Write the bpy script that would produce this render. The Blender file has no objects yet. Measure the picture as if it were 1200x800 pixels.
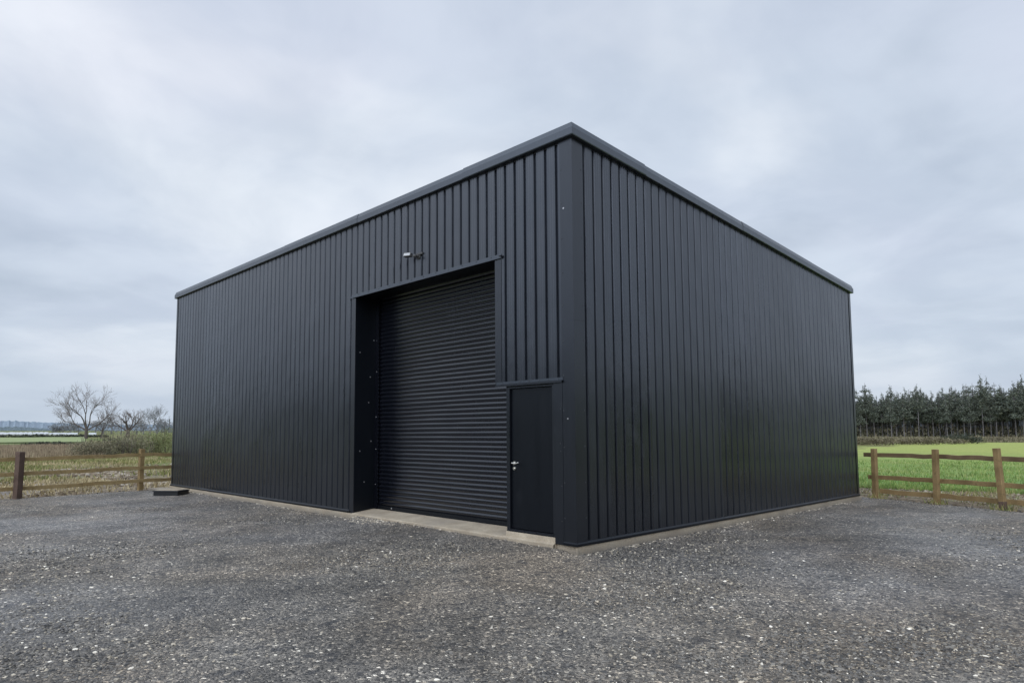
import bpy, math, random
from mathutils import Vector, Matrix, noise
random.seed(7)
sc = bpy.context.scene
COL = sc.collection
PI = math.pi
R_ = math.radians

# ------------------------------------------------------------------ camera
CAM = Vector((5.759, -6.789, 1.4436))
CR = Vector((0.69032422, 0.72348215, -0.0051045))
CU = Vector((0.06358984, -0.05364445, 0.99653329))
CF = Vector((-0.72070022, 0.68825566, 0.08303818))
cd = bpy.data.cameras.new("camera"); cam = bpy.data.objects.new("camera", cd); COL.objects.link(cam)
cam.matrix_world = Matrix(((CR.x, CU.x, -CF.x, CAM.x), (CR.y, CU.y, -CF.y, CAM.y), (CR.z, CU.z, -CF.z, CAM.z), (0, 0, 0, 1)))
cd.sensor_width = 36; cd.lens = 805.88 / 1200 * 36
cd.shift_x = 11.25 / 1200; cd.shift_y = 39.66 / 1200
cd.clip_start = 0.05; cd.clip_end = 8000
sc.camera = cam
sc.view_settings.view_transform = 'Standard'; sc.view_settings.look = 'None'
sc.view_settings.exposure = 0; sc.view_settings.gamma = 1


def place(px, dist):
    "ground point at a horizontal distance along the azimuth of a photo column (at the horizon)"
    d = CF + CR * ((px - 588.75) / 805.88) - CU * ((506 - 439.66) / 805.88)
    h = math.hypot(d.x, d.y)
    x, y = CAM.x + d.x / h * dist, CAM.y + d.y / h * dist
    return x, y


# ------------------------------------------------------------------ mesh helpers
class MB:
    def __init__(s): s.v = []; s.f = []; s.m = []
    def quad(s, a, b, c, d, m=0):
        n = len(s.v); s.v += [tuple(a), tuple(b), tuple(c), tuple(d)]; s.f.append((n, n+1, n+2, n+3)); s.m.append(m)
    def tri(s, a, b, c, m=0):
        n = len(s.v); s.v += [tuple(a), tuple(b), tuple(c)]; s.f.append((n, n+1, n+2)); s.m.append(m)
    def box(s, x0, x1, y0, y1, z0, z1, m=0, M=None):
        n = len(s.v)
        P = [(x0,y0,z0),(x1,y0,z0),(x1,y1,z0),(x0,y1,z0),(x0,y0,z1),(x1,y0,z1),(x1,y1,z1),(x0,y1,z1)]
        if M is not None: P = [tuple(M @ Vector(p)) for p in P]
        s.v += P
        for f in ((0,3,2,1),(4,5,6,7),(0,1,5,4),(1,2,6,5),(2,3,7,6),(3,0,4,7)):
            s.f.append(tuple(n+i for i in f)); s.m.append(m)
    def tube(s, p0, p1, r0, r1, k=6, m=0, cap=False):
        p0 = Vector(p0); p1 = Vector(p1); d = (p1-p0)
        if d.length < 1e-6: return
        d.normalize(); a = d.orthogonal().normalized(); b = d.cross(a); n = len(s.v)
        for p, r in ((p0, r0), (p1, r1)):
            for i in range(k):
                t = 2*PI*i/k; s.v.append(tuple(p + a*math.cos(t)*r + b*math.sin(t)*r))
        for i in range(k):
            j = (i+1) % k; s.f.append((n+i, n+j, n+k+j, n+k+i)); s.m.append(m)
        if cap:
            s.f.append(tuple(n+k+i for i in range(k))); s.m.append(m)
            s.f.append(tuple(n+k-1-i for i in range(k))); s.m.append(m)
    def screw(s, p, nrm, r=0.007, m=0):
        nrm = Vector(nrm); p = Vector(p)
        s.tube(p, p+nrm*0.002, r*1.5, r*1.5, 8, m, True); s.tube(p+nrm*0.002, p+nrm*0.007, r, r*0.8, 6, m, True)
    def build(s, name, mats, parent=None, smooth=False, bevel=0):
        me = bpy.data.meshes.new(name); me.from_pydata(s.v, [], s.f)
        if not isinstance(mats, (list, tuple)): mats = [mats]
        for m in mats: me.materials.append(m)
        if len(mats) > 1: me.polygons.foreach_set('material_index', s.m)
        if smooth: me.polygons.foreach_set('use_smooth', [True]*len(s.f))
        me.update()
        o = bpy.data.objects.new(name, me); COL.objects.link(o)
        if parent: o.parent = parent
        if bevel:
            b = o.modifiers.new('bevel', 'BEVEL'); b.width = bevel; b.segments = 2; b.limit_method = 'ANGLE'
        return o


def tag(o, label=None, cat=None, group=None, kind=None):
    if label: o['label'] = label
    if cat: o['category'] = cat
    if group: o['group'] = group
    if kind: o['kind'] = kind
    return o


def empty(name, loc=(0, 0, 0), rz=0):
    o = bpy.data.objects.new(name, None); COL.objects.link(o); o.location = loc; o.rotation_euler = (0, 0, rz)
    o.empty_display_size = 0.3; return o


def copy_tree(o, parent=None):
    c = o.copy(); COL.objects.link(c); c.parent = parent
    for ch in [x for x in bpy.data.objects if x.parent == o]: copy_tree(ch, c)
    return c


# ------------------------------------------------------------------ material helpers
class NT:
    def __init__(s, name):
        s.mat = bpy.data.materials.new(name); s.mat.use_nodes = True
        s.t = s.mat.node_tree; s.n = s.t.nodes; s.l = s.t.links
        s.b = s.n['Principled BSDF']
    def new(s, t, **k):
        n = s.n.new(t)
        for a, v in k.items(): setattr(n, a, v)
        return n
    def link(s, a, b): s.l.new(a, b)
    def val(s, x, sock):
        if hasattr(x, 'is_output'): s.l.new(x, sock)
        else: sock.default_value = x
    def pos(s): return s.new('ShaderNodeNewGeometry').outputs['Position']
    def mapped(s, scale, vec=None):
        m = s.new('ShaderNodeMapping'); s.link(vec or s.pos(), m.inputs[0]); m.inputs['Scale'].default_value = scale
        return m.outputs[0]
    def noise(s, scale, detail=4, rough=.55, vec=None, dist=0):
        n = s.new('ShaderNodeTexNoise'); s.link(vec or s.pos(), n.inputs['Vector'])
        n.inputs['Scale'].default_value = scale; n.inputs['Detail'].default_value = detail
        n.inputs['Roughness'].default_value = rough; n.inputs['Distortion'].default_value = dist
        return n.outputs['Fac']
    def vor(s, scale, vec=None, feature='F1', rnd=1):
        n = s.new('ShaderNodeTexVoronoi', feature=feature); s.link(vec or s.pos(), n.inputs['Vector'])
        n.inputs['Scale'].default_value = scale; n.inputs['Randomness'].default_value = rnd
        return n
    def ramp(s, fac, stops, interp='LINEAR'):
        n = s.new('ShaderNodeValToRGB'); n.color_ramp.interpolation = interp; s.link(fac, n.inputs[0])
        e = n.color_ramp.elements
        while len(e) > 1: e.remove(e[0])
        e[0].position = stops[0][0]; c = stops[0][1]; e[0].color = (c[0], c[1], c[2], 1) if hasattr(c, '__len__') else (c, c, c, 1)
        for p, c in stops[1:]:
            k = e.new(p); k.color = (c[0], c[1], c[2], 1) if hasattr(c, '__len__') else (c, c, c, 1)
        return n.outputs[0]
    def mix(s, f, a, b, mode='MIX'):
        n = s.new('ShaderNodeMix', data_type='RGBA', blend_type=mode)
        s.val(f, n.inputs[0])
        for x, k in ((a, 6), (b, 7)):
            if hasattr(x, 'is_output'): s.l.new(x, n.inputs[k])
            else: n.inputs[k].default_value = (x[0], x[1], x[2], 1)
        return n.outputs[2]
    def math(s, op, a, b=0.0, clamp=False):
        n = s.new('ShaderNodeMath', operation=op, use_clamp=clamp); s.val(a, n.inputs[0]); s.val(b, n.inputs[1]); return n.outputs[0]
    def bump(s, h, strength=.3, dist=.01):
        n = s.new('ShaderNodeBump'); s.link(h, n.inputs['Height']); n.inputs['Strength'].default_value = strength
        n.inputs['Distance'].default_value = dist; s.link(n.outputs[0], s.b.inputs['Normal']); return n
    def col(s, c): s.val(c if hasattr(c, 'is_output') else (c[0], c[1], c[2], 1), s.b.inputs['Base Color'])
    def rough(s, r): s.val(r, s.b.inputs['Roughness'])


def metal_mat(name, base, rough, spec=.5, coat=0.0, wave=.004, dirt=True):
    m = NT(name)
    sm = m.noise(.55, 3, .5, m.mapped((1, 1, .35)))
    fine = m.noise(9, 5, .6, m.mapped((1, 1, .12)))
    c = m.mix(m.math('MULTIPLY', sm, .6), base, [x*1.5 for x in base])
    if dirt:
        sep = m.new('ShaderNodeSeparateXYZ'); m.link(m.pos(), sep.inputs[0])
        low = m.ramp(m.math('ADD', sep.outputs[2], m.math('MULTIPLY', m.noise(3, 4), .35)), [(0.05, .55), (.55, 0)])
        c = m.mix(m.math('MULTIPLY', low, .05), c, (.05, .045, .04))
    sp = m.new('ShaderNodeSeparateXYZ'); m.link(m.pos(), sp.inputs[0])
    fl = m.math('FLOOR', m.math('ADD', m.math('SUBTRACT', sp.outputs[1], sp.outputs[0]), .28))
    wn = m.new('ShaderNodeTexWhiteNoise', noise_dimensions='1D'); m.link(fl, wn.inputs['W'])
    streak = m.ramp(m.noise(7, 4, .6, m.mapped((1, 1, .05))), [(.52, 0), (.75, 1)]); patch = m.ramp(m.noise(.8, 4, .6), [(.48, 0), (.68, 1)])
    smud = m.ramp(m.noise(2.6, 5, .65, m.mapped((1, 1, .4)), .6), [(.60, 0), (.78, 1)])
    c = m.mix(m.math('MULTIPLY', m.math('MULTIPLY', streak, patch), .10), c, (.05, .05, .052))
    c = m.mix(m.math('MULTIPLY', smud, .07), c, (.08, .08, .085))
    m.col(c)
    rr = m.math('ADD', m.math('MULTIPLY', fine, .18), rough - .06)
    rr = m.math('ADD', rr, m.math('MULTIPLY', m.math('SUBTRACT', wn.outputs['Value'], .5), .08 if dirt else 0))
    m.rough(m.math('ADD', rr, m.math('MULTIPLY', smud, .10)))
    m.b.inputs['Specular IOR Level'].default_value = spec
    m.b.inputs['Specular Tint'].default_value = (.80, .87, 1, 1); m.b.inputs['Coat Tint'].default_value = (.88, .93, 1, 1)
    m.b.inputs['Coat Weight'].default_value = coat; m.b.inputs['Coat Roughness'].default_value = rough*.7
    h = m.math('ADD', m.math('MULTIPLY', m.noise(1.5, 2, .5, m.mapped((1, 1, .6))), 1.0), m.math('MULTIPLY', m.noise(5.0, 2, .5, m.mapped((1, 1, .5))), .16))
    m.bump(h, 1.0, wave)
    return m.mat


M = {}
M['clad'] = metal_mat('black_coated_steel', (.0045, .0055, .008), .26, .92, .18, .016)
M['flash'] = metal_mat('black_flashing', (.0055, .0065, .009), .28, .70, .12, .006)
M['fascia'] = metal_mat('fascia_steel', (.016, .021, .028), .36, 1.0, .25, .004, False)
M['curtain'] = metal_mat('roller_curtain_steel', (.003, .0035, .006), .20, .62, .12, .003)
M['door'] = metal_mat('black_door_paint', (.003, .004, .006), .33, .35, .0, .003)
def plain(name, c, rough=.5, metallic=0, nz=0, nscale=20, spec=.5):
    m = NT(name)
    n = m.noise(nscale, 5, .6)
    m.col(m.mix(m.math('MULTIPLY', n, nz), c, [x*.35 for x in c]) if nz else c)
    m.rough(rough); m.b.inputs['Metallic'].default_value = metallic; m.b.inputs['Specular IOR Level'].default_value = spec
    if nz: m.bump(n, .3, .003)
    return m.mat
M['screw'] = plain('screw_steel', (.055, .06, .07), .45)
M['screwlight'] = plain('bare_screw_zinc', (.5, .5, .52), .35, .8)
M['gasket'] = plain('dark_gap', (.016, .018, .024), .6)
M['steel'] = plain('satin_steel', (.75, .74, .70), .28, 1.0)
M['lamp'] = plain('grey_cast_lamp', (.10, .10, .10), .5, .2, .5, 60)
M['lampglass'] = plain('lamp_glass', (.5, .51, .52), .2)
M['blackplastic'] = plain('black_plastic', (.008, .009, .011), .5, 0, .3)

def concrete():
    m = NT('concrete')
    a = m.noise(2.5, 6, .6); b = m.noise(40, 5, .65); c3 = m.noise(.8, 3)
    c = m.mix(m.ramp(a, [(.35, 0), (.65, 1)]), (.36, .295, .215), (.52, .445, .335))
    c = m.mix(m.ramp(b, [(.45, 0), (.75, .6)]), c, (.19, .165, .135))
    c = m.mix(m.ramp(c3, [(.5, 0), (.7, .5)]), c, (.24, .21, .18))
    sp = m.new('ShaderNodeSeparateXYZ'); m.link(m.pos(), sp.inputs[0])
    dz = m.ramp(m.math('ADD', m.math('MULTIPLY', sp.outputs[2], -6), m.math('MULTIPLY', m.noise(5, 5, .7), .8)), [(.5, 0), (1.05, .7)])
    c = m.mix(dz, c, (.17, .155, .135))
    m.col(c); m.rough(.9); m.bump(b, .5, .006); return m.mat
M['concrete'] = concrete()

def gravel():
    m = NT('asphalt_planings')
    p = m.pos()
    wob = m.new('ShaderNodeVectorMath', operation='MULTIPLY_ADD')
    nn = m.new('ShaderNodeTexNoise'); nn.inputs['Scale'].default_value = 30; m.link(p, nn.inputs['Vector'])
    m.link(nn.outputs['Color'], wob.inputs[0]); wob.inputs[1].default_value = (.015, .015, .015); m.link(p, wob.inputs[2])
    v1 = m.vor(85, wob.outputs[0]); v2 = m.vor(46, wob.outputs[0]); v3 = m.vor(14, wob.outputs[0])
    sep = m.new('ShaderNodeSeparateColor'); m.link(v1.outputs['Color'], sep.inputs[0])
    sep2 = m.new('ShaderNodeSeparateColor'); m.link(v2.outputs['Color'], sep2.inputs[0])
    sep3 = m.new('ShaderNodeSeparateColor'); m.link(v3.outputs['Color'], sep3.inputs[0])
    c1 = m.ramp(sep.outputs[0], [(0, (.035, .034, .033)), (.4, (.105, .100, .094)), (.8, (.19, .18, .165)), (.93, (.31, .285, .25)), (1, (.66, .6, .5))])
    c2 = m.ramp(sep2.outputs[0], [(0, (.038, .037, .036)), (.5, (.12, .114, .106)), (.88, (.22, .205, .182)), (.97, (.40, .36, .30)), (1, (.85, .8, .7))])
    c = m.mix(m.ramp(sep2.outputs[1], [(.4, 0), (.45, 1)]), c1, c2)
    c = m.mix(m.ramp(sep3.outputs[1], [(.90, 0), (.93, .6)]), c, (.035, .038, .045))
    big = m.noise(.35, 4, .55); big2 = m.noise(1.6, 5, .6); lng = m.noise(.16, 3, .5)
    c = m.mix(m.ramp(big, [(.42, 0), (.62, .75)]), c, m.mix(1, c, (1.04, .93, .80), 'MULTIPLY'))
    c = m.mix(m.ramp(lng, [(.42, .7), (.55, 0)]), c, m.mix(1, c, (1.0, 1.03, 1.12), 'MULTIPLY'))
    c = m.mix(1, c, m.ramp(big2, [(.3, .72), (.7, 1.2)]), 'MULTIPLY')
    c = m.mix(1, c, (1.56, 1.50, 1.42), 'MULTIPLY')
    c = m.mix(1, c, m.ramp(m.noise(.55, 5, .6, m.mapped((1.0, .8, 1))), [(.38, .68), (.58, 1.1)]), 'MULTIPLY')
    m.col(c)
    m.rough(m.ramp(m.noise(.3, 3), [(.42, .42), (.6, .75)]))
    m.b.inputs['Specular IOR Level'].default_value = .45
    h = m.math('ADD', m.math('MULTIPLY', v1.outputs['Distance'], -.5), m.math('ADD', m.math('MULTIPLY', v2.outputs['Distance'], -.9), m.math('MULTIPLY', m.noise(90, 3), .3)))
    m.bump(h, .9, .02)
    return m.mat
M['gravel'] = gravel()

def stone_mat():
    m = NT('gravel_stone')
    a = m.new('ShaderNodeAttribute', attribute_type='INSTANCER', attribute_name='tone')
    c = m.ramp(a.outputs['Fac'], [(0, (.022, .022, .022)), (.25, (.075, .073, .07)), (.6, (.145, .138, .128)), (.88, (.24, .225, .20)), (.94, (.36, .32, .25)), (.97, (.58, .53, .44)), (1, (.9, .87, .8))])
    n = m.noise(120, 3); c = m.mix(1, c, (1.5, 1.44, 1.34), 'MULTIPLY')
    m.col(m.mix(m.math('MULTIPLY', n, .5), c, (.06, .06, .065))); m.rough(.6); m.bump(n, .4, .002); m.b.inputs['Specular IOR Level'].default_value = .45
    return m.mat
M['stone'] = stone_mat()

def terrain_mat():
    m = NT('rough_pasture')
    p = m.pos(); sep = m.new('ShaderNodeSeparateXYZ'); m.link(p, sep.inputs[0])
    a = m.noise(.10, 5, .6, m.mapped((1.6, .6, 1))); b = m.noise(.9, 6, .65); c3 = m.noise(6, 5, .7); d = m.noise(.33, 4, .6)
    grass = m.mix(m.ramp(b, [(.35, 0), (.65, 1)]), (.16, .17, .06), (.30, .25, .12))
    grass = m.mix(m.ramp(a, [(.45, 0), (.6, .85)]), grass, (.11, .19, .055))
    soil = m.mix(m.ramp(c3, [(.35, 0), (.65, 1)]), (.16, .12, .085), (.36, .30, .215))
    soil = m.mix(m.ramp(d, [(.5, 0), (.6, .8)]), soil, (.23, .21, .20))
    # soil close round the yard
    dist = m.new('ShaderNodeVectorMath', operation='LENGTH')
    sh = m.new('ShaderNodeVectorMath', operation='SUBTRACT'); m.link(p, sh.inputs[0]); sh.inputs[1].default_value = (0, 2, 0); m.link(sh.outputs[0], dist.inputs[0])
    f = m.math('ADD', dist.outputs['Value'], m.math('MULTIPLY', m.math('SUBTRACT', b, .5), 16))
    fs = m.new('ShaderNodeMapRange'); m.link(f, fs.inputs[0]); fs.inputs[1].default_value = 20; fs.inputs[2].default_value = 28; fs.inputs[3].default_value = 1; fs.inputs[4].default_value = 0
    c = m.mix(fs.outputs[0], grass, soil)
    c = m.mix(1, c, m.ramp(c3, [(.3, .7), (.7, 1.25)]), 'MULTIPLY')
    m.col(c); m.rough(.95); m.bump(m.math('ADD', c3, m.noise(25, 4)), .7, .05); m.b.inputs['Specular IOR Level'].default_value = .2
    return m.mat
M['terrain'] = terrain_mat()

def field_mat(name, near, far, tan, y0=14, y1=55):
    m = NT(name); p = m.pos(); sep = m.new('ShaderNodeSeparateXYZ'); m.link(p, sep.inputs[0])
    b = m.noise(.25, 5, .6, m.mapped((.5, 1.2, 1))); c3 = m.noise(5, 5, .7); f = m.noise(28, 4, .7)
    mr = m.new('ShaderNodeMapRange'); m.link(m.math('ADD', sep.outputs[1], m.math('MULTIPLY', m.math('SUBTRACT', b, .5), 22)), mr.inputs[0])
    mr.inputs[1].default_value = y0; mr.inputs[2].default_value = y1
    c = m.mix(mr.outputs[0], near, far)
    c = m.mix(m.ramp(b, [(.5, 0), (.75, .5)]), c, tan)
    c = m.mix(1, c, m.ramp(c3, [(.3, .7), (.7, 1.25)]), 'MULTIPLY')
    c = m.mix(m.ramp(f, [(.55, 0), (.8, .5)]), c, (.08, .07, .03))
    m.col(c); m.rough(.9); m.bump(f, .6, .03); m.b.inputs['Specular IOR Level'].default_value = .2
    return m.mat
M['field'] = field_mat('young_crop_field', (.17, .28, .08), (.36, .41, .11), (.44, .39, .17))
M['field_far'] = field_mat('far_green_field', (.31, .36, .17), (.31, .36, .17), (.36, .37, .20))

def soil_mat():
    m = NT('turned_soil'); c3 = m.noise(5, 6, .7); d = m.noise(1.2, 4); f = m.noise(30, 4, .7)
    c = m.mix(m.ramp(c3, [(.38, 0), (.62, 1)]), (.12, .085, .05), (.40, .32, .22))
    c = m.mix(m.ramp(d, [(.52, 0), (.62, .7)]), c, (.20, .21, .09))
    m.col(m.mix(1, c, m.ramp(f, [(.3, .6), (.7, 1.3)]), 'MULTIPLY')); m.rough(.95); m.bump(m.math('ADD', f, c3), .8, .04)
    return m.mat
M['soil'] = soil_mat()

def leaf_mat(name, a, b, c=None, rough=.75, transl=.0):
    m = NT(name); g = m.new('ShaderNodeNewGeometry')
    stops = [(0, a), (1, b)] if c is None else [(0, a), (.6, b), (1, c)]
    col = m.ramp(g.outputs['Random Per Island'], stops)
    nz = m.noise(.9, 3)
    m.col(m.mix(1, col, m.ramp(nz, [(.3, .65), (.7, 1.3)]), 'MULTIPLY')); m.rough(rough); m.b.inputs['Specular IOR Level'].default_value = .2
    return m.mat
M['pine_leaf'] = leaf_mat('pine_needles_hazy', (.088, .104, .090), (.125, .145, .110), (.175, .18, .13))  # distance haze is mixed into the pine, larch and bark colours
M['pine_leaf_brown'] = leaf_mat('larch_twigs_hazy', (.13, .11, .09), (.19, .155, .125))
M['pine_bark'] = leaf_mat('pine_bark_hazy', (.12, .115, .12), (.19, .175, .175))
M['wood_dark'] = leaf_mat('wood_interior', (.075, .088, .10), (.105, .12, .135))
M['bark'] = plain('bare_bark', (.13, .105, .095), .9, 0, .5, 4)
M['twig'] = plain('fine_twigs', (.21, .175, .165), .9, 0, .3, 4)
M['scrub'] = leaf_mat('willow_scrub', (.17, .17, .115), (.27, .25, .165), (.37, .31, .21))
M['scrub_dark'] = leaf_mat('dark_hedge', (.045, .055, .045), (.085, .095, .07))
M['scrub_green'] = leaf_mat('green_scrub', (.17, .20, .09), (.27, .30, .13), (.37, .34, .18))
M['bramble'] = leaf_mat('bramble_bank', (.11, .10, .065), (.20, .17, .11), (.27, .24, .16))
M['reed'] = leaf_mat('brown_reed', (.22, .165, .11), (.36, .28, .19), (.46, .38, .26))
M['grassy'] = leaf_mat('mixed_rough_grass', (.15, .20, .06), (.30, .28, .11), (.50, .42, .24))
M['grass_straw'] = leaf_mat('straw_grass', (.36, .29, .16), (.52, .44, .27))
M['crop'] = leaf_mat('crop_blades', (.12, .20, .055), (.21, .31, .08), (.36, .38, .15))
M['farwood'] = leaf_mat('hazy_far_wood', (.21, .235, .27), (.27, .295, .325))  # aerial haze painted into the far tree and ridge colours
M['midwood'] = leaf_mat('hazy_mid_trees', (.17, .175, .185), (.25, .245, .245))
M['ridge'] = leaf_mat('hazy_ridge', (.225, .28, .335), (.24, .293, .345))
M['tunnel'] = plain('polythene', (.62, .64, .66), .4)
M['clod_pale'] = leaf_mat('mortar_crumbs', (.16, .15, .14), (.40, .35, .28), (.62, .56, .46))
M['clod'] = leaf_mat('soil_clods', (.12, .09, .06), (.28, .22, .15), (.46, .41, .34))

def timber(name, a, b):
    m = NT(name)
    tc = m.new('ShaderNodeTexCoord'); mp = m.new('ShaderNodeMapping'); m.link(tc.outputs['Object'], mp.inputs[0]); mp.inputs['Scale'].default_value = (1, 1, 1)
    n = m.noise(3.0, 4, .6, mp.outputs[0]); g = m.noise(70, 3, .6, m.mapped((1, 1, .06), mp.outputs[0])); k = m.noise(12, 5, .7, mp.outputs[0])
    c = m.mix(m.ramp(n, [(.35, 0), (.65, 1)]), a, b)
    c = m.mix(m.ramp(k, [(.5, 0), (.7, .6)]), c, [x*.4 for x in a])
    c = m.mix(m.math('MULTIPLY', g, .4), c, [x*.5 for x in a])
    m.col(c); m.rough(.85); m.bump(g, .5, .003); return m.mat
M['timber'] = timber('treated_timber', (.22, .15, .065), (.40, .28, .13))
M['timber_rail'] = timber('rail_timber', (.14, .095, .05), (.28, .20, .11))
M['timber_pale'] = timber('pale_rail_timber', (.30, .21, .09), (.42, .31, .15))
M['timber_dark'] = timber('dark_post_timber', (.10, .062, .046), (.17, .115, .09))

# ------------------------------------------------------------------ terrain
GZ = -0.10
def nz(x, y, s, o=0): return noise.noise(Vector((x*s+o, y*s-o, o*.37)))
def tz(x, y):
    z = GZ - .035 + .007*max(0, -x-17)
    if x < -14: z += (.05*nz(x, y, .35, 3) + .035*nz(x, y, 1.1, 9)) * min(1, (-x-14)/3)
    return z

def spacing(n, first, far):
    # symmetric coordinates with geometrically growing step
    lo, hi = 1.0001, 2.0
    for _ in range(60):
        q = (lo+hi)/2
        if first*(q**n-1)/(q-1) > far: hi = q
        else: lo = q
    c = [0]
    for i in range(n): c.append(c[-1]+first*q**i)
    return [-x for x in reversed(c[1:])] + c

xs = spacing(130, .35, 4000); mb = MB(); N = len(xs)
for y in xs:
    for x in xs: mb.v.append((x-14 if True else x, y+4, 0))
mb.v = [(x, y, tz(x, y) - (.25 if (-14.2 < x < 20 and -20 < y < 9) else 0)) for x, y, _ in mb.v]
for j in range(N-1):
    for i in range(N-1):
        a = j*N+i; mb.f.append((a, a+1, a+N+1, a+N))
ter = mb.build('ground', M['terrain'], smooth=True); tag(ter, 'rough tan and green pasture running away to the horizon', 'ground', kind='structure')

POLY = [(-12, -34), (-14.4, -8), (-14.95, -4.1), (-15.55, -.8), (-15.75, 1.2), (-16.2, 4), (-16.4, 12), (-8, 12), (-.6, 11.15), (.1, 10.95), (1.3, 10.45), (2.8, 9.95), (6, 8.9), (14, 6.2), (40, -2), (40, -34)]
def sdist(x, y):
    ins = False; best = 1e9; n = len(POLY)
    for i in range(n):
        x0, y0 = POLY[i]; x1, y1 = POLY[(i+1) % n]
        if (y0 > y) != (y1 > y) and x < (x1-x0)*(y-y0)/(y1-y0)+x0: ins = not ins
        dx, dy = x1-x0, y1-y0; t = max(0, min(1, ((x-x0)*dx+(y-y0)*dy)/(dx*dx+dy*dy)))
        best = min(best, (x-x0-t*dx)**2+(y-y0-t*dy)**2)
    d = math.sqrt(best); return d if ins else -d
def gz(x, y):
    d = sdist(x, y) + .22*nz(x, y, 1.3, 5) + .1*nz(x, y, 4, 2)
    z = GZ + .012*nz(x, y, .5, 1) + .006*nz(x, y, 2.3, 4) + .004*nz(x, y, 6, 8)
    # gravel rakes up a little against the slab
    if -15.3 < x < .4 and -.6 < y < 0: z += .02*(1-abs(y)/.6)*(nz(x, y, .9, 6)+.3)
    if -5.1 < x < -.2 and -.5 < y < .0: z += .055*(1-abs(y+.02)/.5)
    if d < .5: z -= (.5-d)*.09 if d > 0 else .045+(-d)*.5
    return z
def grid(x0, x1, y0, y1, st, zf, keep=None):
    mb = MB(); nx = int(round((x1-x0)/st)); ny = int(round((y1-y0)/st))
    for j in range(ny+1):
        for i in range(nx+1):
            x, y = x0+i*st, y0+j*st; mb.v.append((x, y, zf(x, y)))
    for j in range(ny):
        for i in range(nx):
            cx, cy = x0+(i+.5)*st, y0+(j+.5)*st
            if keep and not keep(cx, cy): continue
            a = j*(nx+1)+i; mb.f.append((a, a+1, a+nx+2, a+nx+1))
    return mb
g = grid(-17.2, 14, -14, 13, .15, gz, lambda x, y: sdist(x, y) > -.6 and not (-14.6 < x < -.4 and .9 < y < 9.4)).build('gravel_yard', M['gravel'], smooth=True)
tag(g, 'dark grey crushed gravel yard around the black shed', 'gravel yard', kind='structure')
mb = MB()
def sheet(x0, x1, y0, y1, z):
    mb.quad((x0, y0, z), (x1, y0, z), (x1, y1, z), (x0, y1, z))
sheet(-13, 40, -34, -14, GZ-.002); sheet(14, 40, -14, 4, GZ-.002)
g = mb.build('gravel_apron', M['gravel']); tag(g, 'gravel behind the viewer', 'gravel', kind='structure')

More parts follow.
